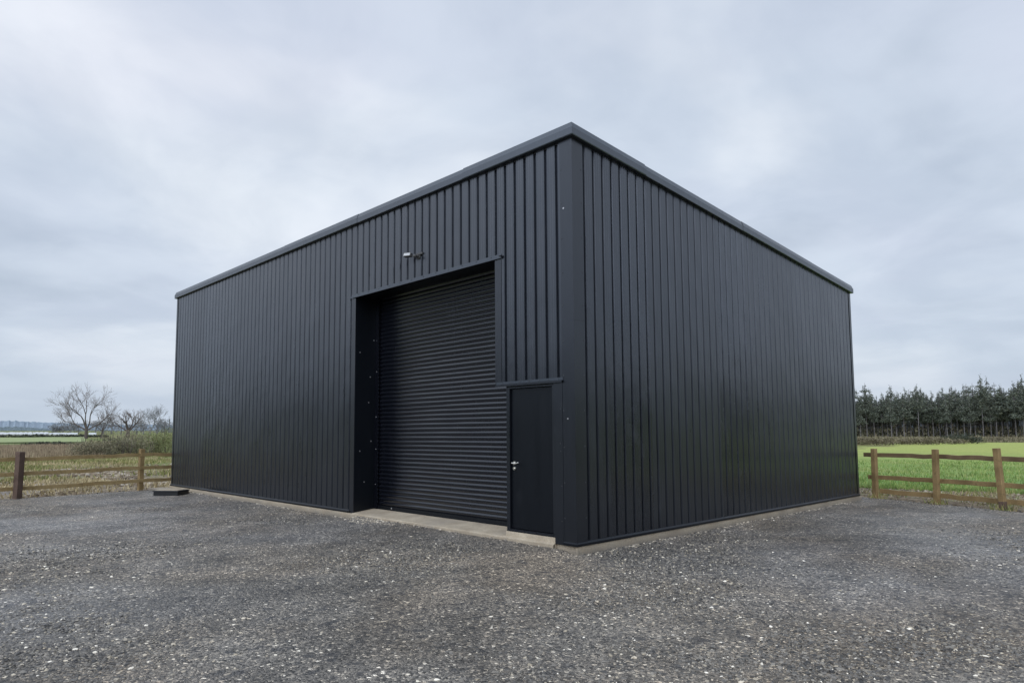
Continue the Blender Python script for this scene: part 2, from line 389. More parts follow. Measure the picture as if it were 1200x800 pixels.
# loose stones lying on the yard: one uncountable mass
def stones():
    st = .5; x0, x1, y0, y1 = -15.5, 12, -7.5, 10.5
    def ok(x, y):
        if sdist(x, y) < .1: return False
        if -15.1 < x < .1 and -.03 < y < 9.9: return False
        return True
    mb = grid(x0, x1, y0, y1, st, lambda x, y: GZ-.004, ok)
    me = bpy.data.meshes.new('loose_stones'); me.from_pydata(mb.v, [], mb.f); me.update()
    at = me.attributes.new('dens', 'FLOAT', 'POINT')
    vals = []
    for x, y, z in mb.v:
        d = math.hypot(x-CAM.x, y-CAM.y)
        rel = Vector((x-CAM.x, y-CAM.y)).normalized().dot(Vector((CF.x, CF.y)).normalized())
        vals.append(0 if (rel < .70 or d < 3.2) else (2300 if d < 6.5 else max(110, 2300*(6.5/d)**2.2)))
        vals[-1] *= .45+1.1*(nz(x, y, .45, 17)*.5+.5)
    at.data.foreach_set('value', vals)
    o = bpy.data.objects.new('loose_stones', me); COL.objects.link(o); me.materials.append(M['stone'])
    t = bpy.data.node_groups.new('scatter_stones', 'GeometryNodeTree')
    t.interface.new_socket('Geometry', in_out='INPUT', socket_type='NodeSocketGeometry'); t.interface.new_socket('Geometry', in_out='OUTPUT', socket_type='NodeSocketGeometry')
    n = t.nodes; L = t.links.new
    gi = n.new('NodeGroupInput'); go = n.new('NodeGroupOutput')
    dp = n.new('GeometryNodeDistributePointsOnFaces'); dp.distribute_method = 'RANDOM'; L(gi.outputs[0], dp.inputs['Mesh'])
    na = n.new('GeometryNodeInputNamedAttribute'); na.data_type = 'FLOAT'; na.inputs['Name'].default_value = 'dens'; L(na.outputs['Attribute'], dp.inputs['Density'])
    join = n.new('GeometryNodeGeometryToInstance')
    for k in range(5):
        ico = n.new('GeometryNodeMeshIcoSphere'); ico.inputs['Radius'].default_value = 1; ico.inputs['Subdivisions'].default_value = 2
        sp = n.new('GeometryNodeSetPosition'); L(ico.outputs[0], sp.inputs[0])
        tx = n.new('ShaderNodeTexNoise'); tx.inputs['Scale'].default_value = 1.1; tx.noise_dimensions = '4D'; tx.inputs['W'].default_value = k*7.3; tx.inputs['Detail'].default_value = 1
        sub = n.new('ShaderNodeVectorMath'); sub.operation = 'SUBTRACT'; L(tx.outputs['Color'], sub.inputs[0]); sub.inputs[1].default_value = (.5, .5, .5)
        sc_ = n.new('ShaderNodeVectorMath'); sc_.operation = 'SCALE'; L(sub.outputs[0], sc_.inputs[0]); sc_.inputs['Scale'].default_value = 1.9
        L(sc_.outputs[0], sp.inputs['Offset'])
        ms = n.new('GeometryNodeSetMaterial'); ms.inputs['Material'].default_value = M['stone']; L(sp.outputs[0], ms.inputs[0])
        L(ms.outputs[0], join.inputs[0])
    ip = n.new('GeometryNodeInstanceOnPoints'); L(dp.outputs['Points'], ip.inputs['Points']); L(join.outputs[0], ip.inputs['Instance'])
    ip.inputs['Pick Instance'].default_value = True
    ri = n.new('FunctionNodeRandomValue'); ri.data_type = 'INT'; ri.inputs[4].default_value = 0; ri.inputs[5].default_value = 4; L(ri.outputs[2], ip.inputs['Instance Index'])
    rr = n.new('FunctionNodeRandomValue'); rr.data_type = 'FLOAT_VECTOR'; rr.inputs[0].default_value = (-.35, -.35, 0); rr.inputs[1].default_value = (.35, .35, 6.28); rr.inputs['Seed'].default_value = 3; L(rr.outputs[0], ip.inputs['Rotation'])
    # size: mostly small, a few large
    rs = n.new('FunctionNodeRandomValue'); rs.data_type = 'FLOAT'; rs.inputs['Seed'].default_value = 5
    pw = n.new('ShaderNodeMath'); pw.operation = 'POWER'; L(rs.outputs[1], pw.inputs[0]); pw.inputs[1].default_value = 5
    mr = n.new('ShaderNodeMapRange'); L(pw.outputs[0], mr.inputs[0]); mr.inputs[3].default_value = .0055; mr.inputs[4].default_value = .0175
    rv = n.new('FunctionNodeRandomValue'); rv.data_type = 'FLOAT_VECTOR'; rv.inputs[0].default_value = (.8, .6, .35); rv.inputs[1].default_value = (1.5, 1.1, .7); rv.inputs['Seed'].default_value = 8
    sv = n.new('ShaderNodeVectorMath'); sv.operation = 'SCALE'; L(rv.outputs[0], sv.inputs[0]); L(mr.outputs[0], sv.inputs['Scale']); L(sv.outputs[0], ip.inputs['Scale'])
    sa = n.new('GeometryNodeStoreNamedAttribute'); sa.data_type = 'FLOAT'; sa.domain = 'INSTANCE'; sa.inputs['Name'].default_value = 'tone'
    rt = n.new('FunctionNodeRandomValue'); rt.data_type = 'FLOAT'; rt.inputs['Seed'].default_value = 11; L(rt.outputs[1], sa.inputs['Value'])
    L(ip.outputs[0], sa.inputs[0]); L(sa.outputs[0], go.inputs[0])
    md = o.modifiers.new('scatter', 'NODES'); md.node_group = t
    tag(o, 'loose grey, tan and white stones scattered over the gravel yard', 'stones', kind='stuff')
stones()

# ------------------------------------------------------------------ the shed
shed = empty('steel_shed')
tag(shed, 'large black box-profile steel shed with a roller shutter and a side door', 'shed')
L_, W_, H0, H1 = 14.98, 9.76, 5.37, 4.60
def Hs(y): return H0 + (H1-H0)*y/W_

def profile(u0, u1, ph, mirror):
    "sheet profile as (u, depth) samples; crown 0, pan 32 mm in. flank seen from the corner sits at ph + 0.2 k"
    pts = []
    k0 = int(math.floor((u0-ph)/.2))-1
    for k in range(k0, k0+int((u1-u0)/.2)+4):
        b = ph+.2*k      # visible flank centre, crown lies beyond it
        seq = [(-.035, 0), (-.022, .030), (.008, .030), (.0215, 0), (.066, 0), (.069, .0022), (.072, 0), (.110, 0), (.113, .0022), (.116, 0)]
        for du, dd in seq: pts.append((b+du, dd))
    pts.sort()
    def at(u):
        for (a, da), (b, db) in zip(pts, pts[1:]):
            if a <= u <= b: return da+(db-da)*(u-a)/max(b-a, 1e-9)
        return 0
    return [(u0, at(u0))] + [p for p in pts if u0 < p[0] < u1] + [(u1, at(u1))]

def clad(name, o, du, nrm, u0, u1, z0f, z1f, ph, parent, rows=1):
    "o origin, du direction along the wall, nrm outward normal"
    mb = MB(); pts = profile(u0, u1, ph, False); o = Vector(o); du = Vector(du); nrm = Vector(nrm)
    for (ua, da), (ub, db) in zip(pts, pts[1:]):
        for r in range(rows):
            def P(u, d, t):
                z = z0f(u)+(z1f(u)-z0f(u))*t; p = o+du*u-nrm*d; return (p.x, p.y, z)
            t0, t1 = r/rows, (r+1)/rows
            mb.quad(P(ua, da, t0), P(ub, db, t0), P(ub, db, t1), P(ua, da, t1))
    return mb.build(name, M['clad'], parent)

OX0, OX1 = -5.30, -1.49          # roller opening
HEAD = 3.99; DT = 2.12
# front: one folded sheet wall built as three areas
front = MB()
def add_clad(mb, o, du, nrm, u0, u1, z0f, z1f, ph):
    pts = profile(u0, u1, ph, False); o = Vector(o); du = Vector(du); nrm = Vector(nrm)
    def P(u, d, z): p = o+du*u-nrm*d; return (p.x, p.y, z)
    for (ua, da), (ub, db) in zip(pts, pts[1:]):
        mb.quad(P(ua, da, z0f(ua)), P(ub, db, z0f(ub)), P(ub, db, z1f(ub)), P(ua, da, z1f(ua)))
top = lambda u: H0+.03
add_clad(front, (0, 0, 0), (-1, 0, 0), (0, -1, 0), .08, -OX1, lambda u: DT, top, .28)
add_clad(front, (0, 0, 0), (-1, 0, 0), (0, -1, 0), -OX1, -OX0, lambda u: HEAD, top, .28)
add_clad(front, (0, 0, 0), (-1, 0, 0), (0, -1, 0), -OX0, L_-.02, lambda u: .03, top, .28)
front.build('front_wall', M['clad'], shed)
side = MB(); add_clad(side, (0, 0, 0), (0, 1, 0), (1, 0, 0), .08, W_-.02, lambda u: .03, lambda u: Hs(u)+.03, .257)
side.build('side_wall', M['clad'], shed)
s2 = MB(); add_clad(s2, (-L_, 0, 0), (0, 1, 0), (-1, 0, 0), .02, W_-.02, lambda u: .03, lambda u: Hs(u)+.03, .257)
s2.build('side_wall', M['clad'], shed)
s3 = MB(); add_clad(s3, (0, W_, 0), (-1, 0, 0), (0, 1, 0), .02, L_-.02, lambda u: .03, lambda u: H1+.03, .28)
s3.build('rear_wall', M['clad'], shed)
# roof sheet
rf = MB()
rf.quad((.02, -.02, H0+.10), (.02, W_+.05, H1+.095), (-L_-.02, W_+.05, H1+.095), (-L_-.02, -.02, H0+.10))
n = int(L_/.333)
for i in range(n):
    x = -.1-i*.333
    rf.quad((x, .02, H0+.13), (x, W_, H1+.13), (x-.06, W_, H1+.13), (x-.06, .02, H0+.13))
rf.build('roof', M['clad'], shed)

# corner flashing with screws
e = .005; CM = [M['flash'], M['screw'], M['screwlight'], M['gasket']]
def flash_corner(cf, cx, cy, sx, sy, w, ztop_front, ztop_side):
    # front leg lies on y = cy, side leg on x = cx
    cf.quad((cx, cy, .0), (cx-sx*w, cy, .0), (cx-sx*w, cy, ztop_front), (cx, cy, ztop_front))
    cf.quad((cx, cy, .0), (cx, cy+sy*w, .0), (cx, cy+sy*w, ztop_side), (cx, cy, ztop_front))
    cf.quad((cx-sx*w, cy, .0), (cx-sx*w, cy+sy*.02, .0), (cx-sx*w, cy+sy*.02, ztop_front), (cx-sx*w, cy, ztop_front))
    cf.quad((cx, cy+sy*w, .0), (cx-sx*.02, cy+sy*w, .0), (cx-sx*.02, cy+sy*w, ztop_side), (cx, cy+sy*w, ztop_side))
cf = MB(); flash_corner(cf, e, -e, 1, 1, .215, H0+.02, Hs(.215)+.02)
c2 = MB(); flash_corner(c2, -L_-e, -e, -1, 1, .10, H0+.02, Hs(.1)+.02); c2.build('corner_flashing', CM, shed)
c2 = MB(); flash_corner(c2, e, W_+e, 1, -1, .10, H1+.02, H1+.03); c2.build('corner_flashing', CM, shed)
z = .35
while z < 5.3:
    jz = random.uniform(-.02, .02)
    cf.screw((-.185+random.uniform(-.006, .006), -e, z+jz), (0, -1, 0), .0065, 1)
    cf.screw((e, .185+random.uniform(-.006, .006), z+jz*.5), (1, 0, 0), .0065, 1)
    z += .46
cf.screw((-.15, -e, 4.42), (0, -1, 0), .009, 2); cf.screw((-.12, -e, 1.62), (0, -1, 0), .008, 2)
cf.quad((e+.002, -.005, 2.9), (e+.002, .214, 2.9), (e+.002, .214, 2.905), (e+.002, -.005, 2.905), 3)
cf.build('corner_flashing', CM, shed)

# opening trims
tr = MB()
tr.box(OX0-.13, OX0+.002, -.006, .01, .0, HEAD)            # left strip
tr2 = MB(); tr2.box(OX1-.002, OX1+.13, -.006, .01, DT+.04, HEAD)
tr.quad((OX0, -.004, 0), (OX0, .50, .055), (OX0, .50, 4.1), (OX0, -.004, HEAD), 3)  # left jamb lining
for z in [.5+.62*i for i in range(6)]:
    tr.screw((OX0-.10, -.006, z), (0, -1, 0), .006, 1)
    if DT+.1 < z+.4 < 3.8: tr2.screw((OX1+.05, -.006, z+.4), (0, -1, 0), .006, 1)
for yy, z in ((.12, 1.12), (.30, 2.02), (.36, 1.3), (.1, 2.95), (.33, 2.5), (.40, 3.2), (.22, .55)):
    tr.screw((OX0+.001, yy, z), (1, 0, 0), .0085, 2)
tr.box(OX0, OX0+.05, .455, .50, .05, HEAD)
tr2.build('opening_trim', [M['flash'], M['screw']], shed)
tr.build('opening_trim', [M['flash'], M['screw'], M['screwlight'], M['door']], shed)
sf = MB(); sf.quad((OX0, 0, HEAD), (OX0, .5, HEAD), (OX1, .5, HEAD), (OX1, 0, HEAD))
sf.quad((OX1, 0, DT), (OX1, .5, DT), (-1.30, .5, DT), (-1.30, 0, DT))
sf.quad((OX1+.001, 0, DT), (OX1+.001, .5, DT), (OX1+.001, .5, HEAD), (OX1+.001, 0, HEAD))
sf.quad((-1.295, .03, 0), (-1.295, .5, 0.05), (-1.295, .5, DT), (-1.295, .03, DT))
sf.build('reveal_lining', M['door'], shed)
lf = MB(); lf.box(OX0-.14, OX1+.15, -.030, .008, HEAD-.004, HEAD+.006); lf.box(OX0-.14, OX1+.15, -.030, -.026, HEAD-.022, HEAD-.003)
lf.box(OX0-.14, OX1+.14, -.008, .008, HEAD+.006, HEAD+.045)
for i in range(12): lf.screw((OX0+.1+i*.33, -.009, HEAD+.028), (0, -1, 0), .006, 1)
lf.box(OX1+.12, OX1+.165, -.045, -.01, HEAD+.004, HEAD+.018, 2)
lf.build('lintel_flashing', [M['fascia'], M['screw'], M['gasket']], shed)

# base drip flashing
def drip(x0, x1):
    bf = MB()
    bf.quad((x0, .004, .055), (x1, .004, .055), (x1, -.022, .030), (x0, -.022, .030))
    bf.quad((x0, -.022, .030), (x1, -.022, .030), (x1, -.022, .0), (x0, -.022, .0))
    bf.quad((x0, -.022, .0), (x1, -.022, .0), (x1, .03, .002), (x0, .03, .002))
    bf.build('base_flashing', M['door'], shed)
drip(-L_-.01, OX0-.13); drip(-.21, .022)
bf = MB()
bf.quad((-.004, -.022, .055), (-.004, W_, .055), (.022, W_+.01, .030), (.022, -.022, .030))
bf.quad((.022, -.022, .030), (.022, W_+.01, .030), (.022, W_+.01, 0), (.022, -.022, 0))
bf.quad((.022, -.022, 0), (.022, W_+.01, 0), (-.03, W_+.01, .002), (-.03, -.022, .002))
bf.build('base_flashing', M['door'], shed)

# concrete slab
sl = MB()
sl.box(-L_, -.01, .02, W_-.01, -.3, -.001)
sl.box(-.0105, .006, .0, W_+.12, -.3, -.004)
sl.box(-L_-.1, -5.32, -.02, .0195, -.3, -.004)
# sloped sill in the opening
sl.v += [(OX0+.0, -.045, -.3), (-.36, -.045, -.3), (-.36, -.045, -.012), (OX0+.0, -.045, -.012)]
n = len(sl.v)-4; sl.f.append((n, n+1, n+2, n+3)); sl.m.append(0)
sl.quad((OX0, -.045, -.012), (-.36, -.045, -.012), (-.36, -.02, .004), (OX0, -.02, .004))
sl.quad((OX0, -.02, .004), (-1.30, -.02, .004), (-1.30, .56, .062), (OX0, .56, .062))
sl.quad((-1.30, -.02, .004), (-.36, -.02, .004), (-.36, .0, .008), (-1.30, .0, .008))
sl.quad((-1.30, .0, .008), (-.36, .0, .008), (-.36, .012, .074), (-1.30, .012, .074))
sl.quad((-1.30, .012, .074), (-.36, .012, .074), (-.36, .2, .078), (-1.30, .2, .078))
sl.quad((-.36, -.045, -.3), (-.36, .2, -.3), (-.36, .2, .078), (-.36, -.02, .004))
sl.box(-15.25, -13.2, -.50, -.02, -.3, -.055)
sl.build('concrete_slab', M['concrete'], shed)

# roller shutter
cu = MB(); z = .115; pitch = .0752; xs_ = [OX0+.05+i*(3.99/28) for i in range(29)]
prof = [(0, .0135), (.05, .0135), (.09, .0095), (.30, .0048), (.50, .0012), (.62, 0), (.72, .0012), (.86, .0065), (.96, .0118)]
rows = []
while z < 4.05:
    tilt = random.uniform(-.0022, .0022); off = random.uniform(-.0012, .0012)
    for f, d in prof:
        rows.append((z+f*pitch, d, tilt, off, random.random()))
    z += pitch
base = 0
ph_ = [random.uniform(0, 6.28) for _ in range(80)]
for ri, (zz, d, tilt, off, _) in enumerate(rows):
    k = ri//len(prof)
    for x in xs_:
        w = .007*noise.noise(Vector((x*.9, zz*1.1, 3))) + .0035*noise.noise(Vector((x*2.1, k*.9, 8)))
        sag = .003*noise.noise(Vector((x*.8, k*.35, 1)))
        cu.v.append((x, .47+d+w+off+tilt*(d*50), zz+sag))
nxs = len(xs_)
for r in range(len(rows)-1):
    for i in range(nxs-1):
        a = r*nxs+i; cu.f.append((a, a+1, a+nxs+1, a+nxs)); cu.m.append(0)
ro = cu.build('roller_shutter', M['curtain'], shed, smooth=True)
bb = MB(); bb.box(OX0+.05, -1.29, .452, .49, .052, .118); bb.box(OX0+.05, -1.29, .440, .47, .052, .064)
bb.screw((-4.75, .452, .09), (0, -1, 0), .012, 1)
bb.build('bottom_bar', [M['door'], M['screwlight']], ro)
gr = MB(); gr.box(OX0+.004, OX0+.11, .43, .452, .052, HEAD); 
for z in (.5, 1.15, 1.75, 2.6): gr.screw((OX0+.06, .43, z), (0, -1, 0), .008, 1)
gr.build('guide_rail', [M['curtain'], M['screwlight']], ro)

# personnel door
DX0, DX1 = -1.28, -.36
fr = MB()
fr.box(DX0-.012, DX0+.052, .02, .115, .074, DT); fr.box(DX1-.055, DX1+.05, .02, .115, .074, DT)
fr.box(DX0+.052, DX1-.055, .02, .115, 2.065, DT); fr.box(DX0+.052, DX1-.055, .015, .115, .074, .112)
dr = fr.build('personnel_door', M['flash'], shed)
lf2 = MB(); lf2.box(DX0+.058, DX1-.06, .052, .095, .118, 2.058)
leaf = lf2.build('door_leaf', M['door'], dr, bevel=.003)
hd = MB()
hx, hz = -1.165, 1.02; fy = .052
def ellip(mb, c, rx, ry, rz, k=12, rows=8):
    n = len(mb.v)
    for j in range(rows+1):
        th = PI*j/rows
        for i in range(k):
            a = 2*PI*i/k; mb.v.append((c[0]+rx*math.sin(th)*math.cos(a), c[1]+ry*math.sin(th)*math.sin(a), c[2]+rz*math.cos(th)))
    for j in range(rows):
        for i in range(k):
            b = (i+1) % k; mb.f.append((n+j*k+i, n+(j+1)*k+i, n+(j+1)*k+b, n+j*k+b)); mb.m.append(0)
hd.tube((hx, fy, hz), (hx, fy-.012, hz), .027, .025, 20, 0, True)
hd.tube((hx, fy-.01, hz), (hx, fy-.055, hz), .011, .010, 12, 0, True)
hd.tube((hx-.005, fy-.052, hz), (hx+.07, fy-.052, hz-.006), .011, .009, 12, 0, True)
hd.tube((hx+.07, fy-.052, hz-.006), (hx+.115, fy-.050, hz+.006), .009, .0085, 12, 0, True)
ellip(hd, (hx+.117, fy-.050, hz+.007), .010, .010, .010)
hd.build('handle', M['steel'], leaf, smooth=False)
kc = MB(); kc.tube((hx, fy, hz-.075), (hx, fy-.011, hz-.075), .025, .023, 20, 0, True); kc.tube((hx, fy-.01, hz-.075), (hx, fy-.022, hz-.075), .012, .012, 12, 0, True)
kc.build('keyhole_cover', M['steel'], leaf)
dt = MB()
dt.box(DX1+.001, -.208, -.009, .008, .0, DT-.002)
dt.box(-1.47, -.195, -.034, .006, DT, DT+.008); dt.box(-1.47, -.195, -.034, -.030, DT-.022, DT-.001)
dt.box(-1.47, -.195, -.010, .006, DT+.008, DT+.045, 2)
for z in (.3, .75, 1.2, 1.3, 1.75): dt.screw((DX1+.12+random.uniform(-.01, .01), -.009, z), (0, -1, 0), .006, 1)
for i in range(7): dt.screw((-1.35+i*.18, -.011, DT+.028), (0, -1, 0), .006, 1)
dt.build('door_trim', [M['flash'], M['screw'], M['fascia']], dr)

# fascia all round the roof edge, with lap joints
fa = MB()
PR = [(-.02, -.012), (.055, -.010), (.060, -.004), (.060, .085), (.030, .165), (-.03, .178), (-.12, .178)]
def fascia_run(a, b, na, nb, grow=0.0):
    "a,b base corner points at wall line; na,nb outward (mitred) vectors"
    a, b = Vector(a), Vector(b); na, nb = Vector(na), Vector(nb)
    for (o0, z0), (o1, z1) in zip(PR, PR[1:]):
        g0 = grow if z0 > -.006 else 0; g1 = grow if z1 > -.006 else 0
        fa.quad(a+na*(o0+grow)+Vector((0, 0, z0+g0)), b+nb*(o0+grow)+Vector((0, 0, z0+g0)), b+nb*(o1+grow)+Vector((0, 0, z1+g1)), a+na*(o1+grow)+Vector((0, 0, z1+g1)))
fr0 = (0, 0, H0); fl0 = (-L_, 0, H0); br0 = (0, W_, H1); bl0 = (-L_, W_, H1)
fascia_run(fl0, fr0, (-1, -1, 0), (1, -1, 0)); fascia_run(fr0, br0, (1, -1, 0), (1, 1, 0))
fascia_run(br0, bl0, (1, 1, 0), (-1, 1, 0)); fascia_run(bl0, fl0, (-1, 1, 0), (-1, -1, 0))
fascia_run((-2.17, 0, H0), (0, 0, H0), (0, -1, 0), (1, -1, 0), .006)
fascia_run((0, 0, H0), (0, 1.63, Hs(1.63)), (1, -1, 0), (1, 0, 0), .006)
fascia_run((-8.2, 0, H0), (-5.2, 0, H0), (0, -1, 0), (0, -1, 0), .003)
fascia_run((0, 4.6, Hs(4.6)), (0, 7.6, Hs(7.6)), (1, 0, 0), (1, 0, 0), .003)
fa.build('roof_fascia', M['fascia'], shed)
# dark filler strip under the fascia, coloured as the soffit's shadow
gp = MB(); gp.box(-L_, 0, .012, .028, H0-.04, H0+.05)
gp.quad((-.014, 0, H0-.035), (-.014, W_, H1-.035), (-.014, W_, H1+.05), (-.014, 0, H0+.05))
gp.build('soffit_shade_filler', M['gasket'], shed)

# security light above the opening
lt = empty('security_light', (-3.35, -.0, 4.385)); tag(lt, 'small grey security floodlight fixed to the cladding above the roller shutter', 'light')
a = MB(); a.tube((.0, .0, 0), (0, -.022, 0), .055, .05, 20, 0, True); a.tube((0, -.02, 0), (0, -.05, 0), .036, .03, 16, 0, True); a.box(-.02, .12, -.03, -.001, .015, .045)
a.build('housing', M['lamp'], lt)
s_ = MB(); ellip(s_, (.0, -.085, -.012), .03, .036, .03); s_.tube((0, -.05, 0), (0, -.08, -.01), .014, .014, 10); s_.build('motion_sensor', M['lamp'], lt, smooth=True)
f_ = MB(); RM = Matrix.Translation((-.17, -.10, .03)) @ Matrix.Rotation(R_(-14), 4, 'X') @ Matrix.Rotation(R_(14), 4, 'Z')
f_.box(-.075, .075, -.03, .03, -.028, .028, 0, RM); f_.box(-.08, .08, -.035, -.030, -.033, .033, 0, RM); f_.tube((-.09, -.08, .01), (0, -.04, 0), .010, .010, 8)
f_.box(-.05, .05, -.025, .028, .028, .034, 0, RM)
fl = f_.build('floodlight_head', M['lamp'], lt, bevel=.004)
g_ = MB(); g_.box(-.066, .066, -.0385, -.0352, -.022, .022, 0, RM); g_.build('lens', M['lampglass'], fl)

# low black tray with a dusty paving slab on it, by the far corner
bk = empty('drain_tray', (-13.05, -.62, GZ-.004), R_(38)); tag(bk, 'low black plastic tray with dusty grey top beside the far left corner of the shed', 'tray')
b_ = MB(); b_.box(-.34, .34, -.24, .24, -.02, .10); b_.box(-.36, .36, -.26, .26, .10, .128); b_.build('tray_body', M['blackplastic'], bk, bevel=.05)
b2 = MB()
b2.v += [(-.33, -.23, .129), (.33, -.23, .129), (.32, .23, .129), (-.32, .23, .129), (-.27, -.15, .150), (.28, -.14, .148), (.26, .18, .152), (-.25, .19, .156)]
for f in ((0, 1, 5, 4), (1, 2, 6, 5), (2, 3, 7, 6), (3, 0, 4, 7), (4, 5, 6, 7), (3, 2, 1, 0)): b2.f.append(f); b2.m.append(0)
b2.build('dusty_top', M['concrete'], bk, bevel=.02)

# ------------------------------------------------------------------ fences
def post_mesh(name, parent, p, w, h, mat, lean=(0, 0), rz=0, foot=None):
    mb = MB(); Mx = Matrix.Translation(p) @ Matrix.Rotation(rz, 4, 'Z') @ Matrix.Rotation(lean[0], 4, 'X') @ Matrix.Rotation(lean[1], 4, 'Y')
    mb.box(-w/2, w/2, -w/2, w/2, -.4, h, 0, Mx)
    if foot: mb.box(-w/2-.002, w/2+.002, -w/2-.002, w/2+.002, -.3, foot, 1, Mx)
    return mb.build(name, [mat, M['timber_dark']] if foot else mat, parent, bevel=.006)
def rail_mesh(name, parent, a, b, hh, t, mat, segs=6, wob=.012, tilt=0):
    mb = MB(); a = Vector(a); b = Vector(b); d = (b-a); nrm = Vector((-d.y, d.x, 0)).normalized(); rnd = random.uniform(0, 50)
    rings = []
    for i in range(segs+1):
        p = a.lerp(b, i/segs); w = wob*noise.noise(Vector((rnd, i*.7, 0))); w2 = wob*noise.noise(Vector((rnd+9, i*.7, 0)))
        p = p+Vector((0, 0, w))+nrm*w2; n = len(mb.v)
        for s, q in ((-1, -1), (1, -1), (1, 1), (-1, 1)): mb.v.append(tuple(p+nrm*(t/2*s)+Vector((0, 0, hh/2*q))))
        rings.append(n)
    for r0, r1 in zip(rings, rings[1:]):
        for k in range(4): j = (k+1) % 4; mb.f.append((r0+k, r1+k, r1+j, r0+j)); mb.m.append(0)
    mb.f.append(tuple(rings[0]+k for k in range(4))); mb.f.append(tuple(rings[-1]+3-k for k in range(4))); mb.m += [0, 0]
    return mb.build(name, mat, parent, bevel=.004)

rfn = empty('timber_fence', (0.08, 10.6, GZ)); tag(rfn, 'brown timber post and rail fence in front of the green field', 'fence')
rp = [(.07, 10.58, 1.13), (1.40, 10.22, 1.14), (2.67, 9.66, 1.19), (4.25, 9.05, 1.16), (5.9, 8.4, 1.15), (7.5, 7.8, 1.15)]
for i, (x, y, h) in enumerate(rp):
    lean = [(R_(.5), R_(1)), (0, R_(1.2)), (R_(1), R_(-2.2)), (0, 0), (0, 0), (0, 0)][i]
    post_mesh('post', rfn, Vector((x-.08, y-10.6, 0)), .102, h, M['timber'], lean, R_(-20), .16 if i == 2 else None)
ang = Vector((.93, -.37, 0)).normalized(); off = Vector((.37, .93, 0)).normalized()*.075
for z0, ext in ((.985, .30), (.47, .22), (.15, -.05)):
    pts = [Vector((x-.08, y-10.6, z0)) for x, y, h in rp]
    pts[0] = pts[0] - (pts[1]-pts[0]).normalized()*ext
    for i, (a, b) in enumerate(zip(pts, pts[1:])):
        dz = [0, -.0, -.0, -.0, 0][i]
        rail_mesh('rail', rfn, a+off+Vector((0, 0, 0)), b+off+Vector((0, 0, dz)), .095 if z0 > .2 else .10, .04, M['timber_rail'] if z0 > .9 else M['timber'], 6, .02)

lfn = empty('timber_fence', (-15, -3.6, GZ)); tag(lfn, 'weathered post and rail fence with a dark end post, left of the shed', 'fence')
post_mesh('post', lfn, Vector((0, 0, -.02)), .145, 1.155, M['timber_dark'], (0, R_(1.6)), R_(30))
lp = [(-.62, 2.98), (-1.25, 5.9), (-1.9, 8.9)]
post_mesh('post', lfn, Vector((.35, -3.1, 0)), .13, 1.15, M['timber_dark'], (0, 0), R_(10))
for (x, y) in lp: post_mesh('post', lfn, Vector((x, y, -.02)), .12, 1.16, M['timber'], (0, R_(.8)), R_(12))
for z0, m_ in ((.965, 'timber_pale'), (.60, 'timber_pale'), (.24, 'timber_pale')):
    pts = [Vector((.30, -3.1, z0-.05)), Vector((-.12, 0, z0-.02)), Vector((-.54, 2.95, z0)), Vector((-1.18, 5.9, z0)), Vector((-1.82, 8.9, z0))]
    for a, b in zip(pts, pts[1:]): rail_mesh('rail', lfn, a, b, .095, .04, M[m_], 8, .03)

# ------------------------------------------------------------------ right field
def fz(x, y): return GZ-.02+.02*nz(x, y, .4, 2)
mb = MB()
XS = [-160+i*4 for i in range(36)] + [-16+i*.5 for i in range(80)] + [24+i*6 for i in range(36)]
YS = [13.35, 13.5, 13.7] + [14+i*.5 for i in range(24)] + [26+i*3 for i in range(26)]
def edge(x): return .22*max(min(x, 14), -14) + .25*nz(x, 0, .9, 3)
for y in YS:
    for x in XS:
        yy = y+edge(x)*(1 if y < 26 else .3); zz = fz(x, yy)+ (0 if y > 13.4 else -.12)
        pass
        mb.v.append((x, yy, zz))
nX = len(XS)
for j in range(len(YS)-1):
    for i in range(nX-1):
        a = j*nX+i; mb.f.append((a, a+1, a+nX+1, a+nX)); mb.m.append(0)
o = mb.build('grass_field', M['field'], smooth=True); tag(o, 'bright green young crop field beyond the right fence', 'field', kind='structure')
mb = grid(-6, 16, 8.0, 16.5, .25, lambda x, y: max(gz(x, y)-.03 if sdist(x, y) > 0 else -9, GZ-.01+.05*abs(nz(x, y, 1.7, 5))+.03*nz(x, y, 5, 1)) - (.2 if y > 13.9+edge(x) else 0) - (.2 if sdist(x, y) > .25 else 0), lambda x, y: sdist(x, y) < .9)
o = mb.build('soil_strip', M['soil'], smooth=True); tag(o, 'strip of turned brown soil along the right fence', 'soil', kind='structure')

def blades(name, mat, pts, h0, h1, w, label, cat, lean=.35):
    mb = MB()
    for x, y, z in pts:
        h = random.uniform(h0, h1); a = random.uniform(0, PI); l = random.uniform(-lean, lean)*h; l2 = random.uniform(-lean, lean)*h
        ca, sa = math.cos(a)*w/2, math.sin(a)*w/2
        mb.tri((x-ca, y-sa, z-.02), (x+ca, y+sa, z-.02), (x+l, y+l2, z+h))
    o = mb.build(name, mat); tag(o, label, cat, kind='stuff'); return o
pts = []
while len(pts) < 30000:
    y = 13.4+22*random.random()**2.2; x = random.uniform(-5, 12)+ (y-13)*random.uniform(-.45, .1)
    yy = y+edge(x)
    if random.random() < .35+.65*(nz(x, y, .5, 8)*.5+.5): pts.append((x, yy, fz(x, yy)))
blades('crop_grass', M['crop'], pts, .05, .13, .035, 'short green crop blades at the near edge of the right field', 'grass')

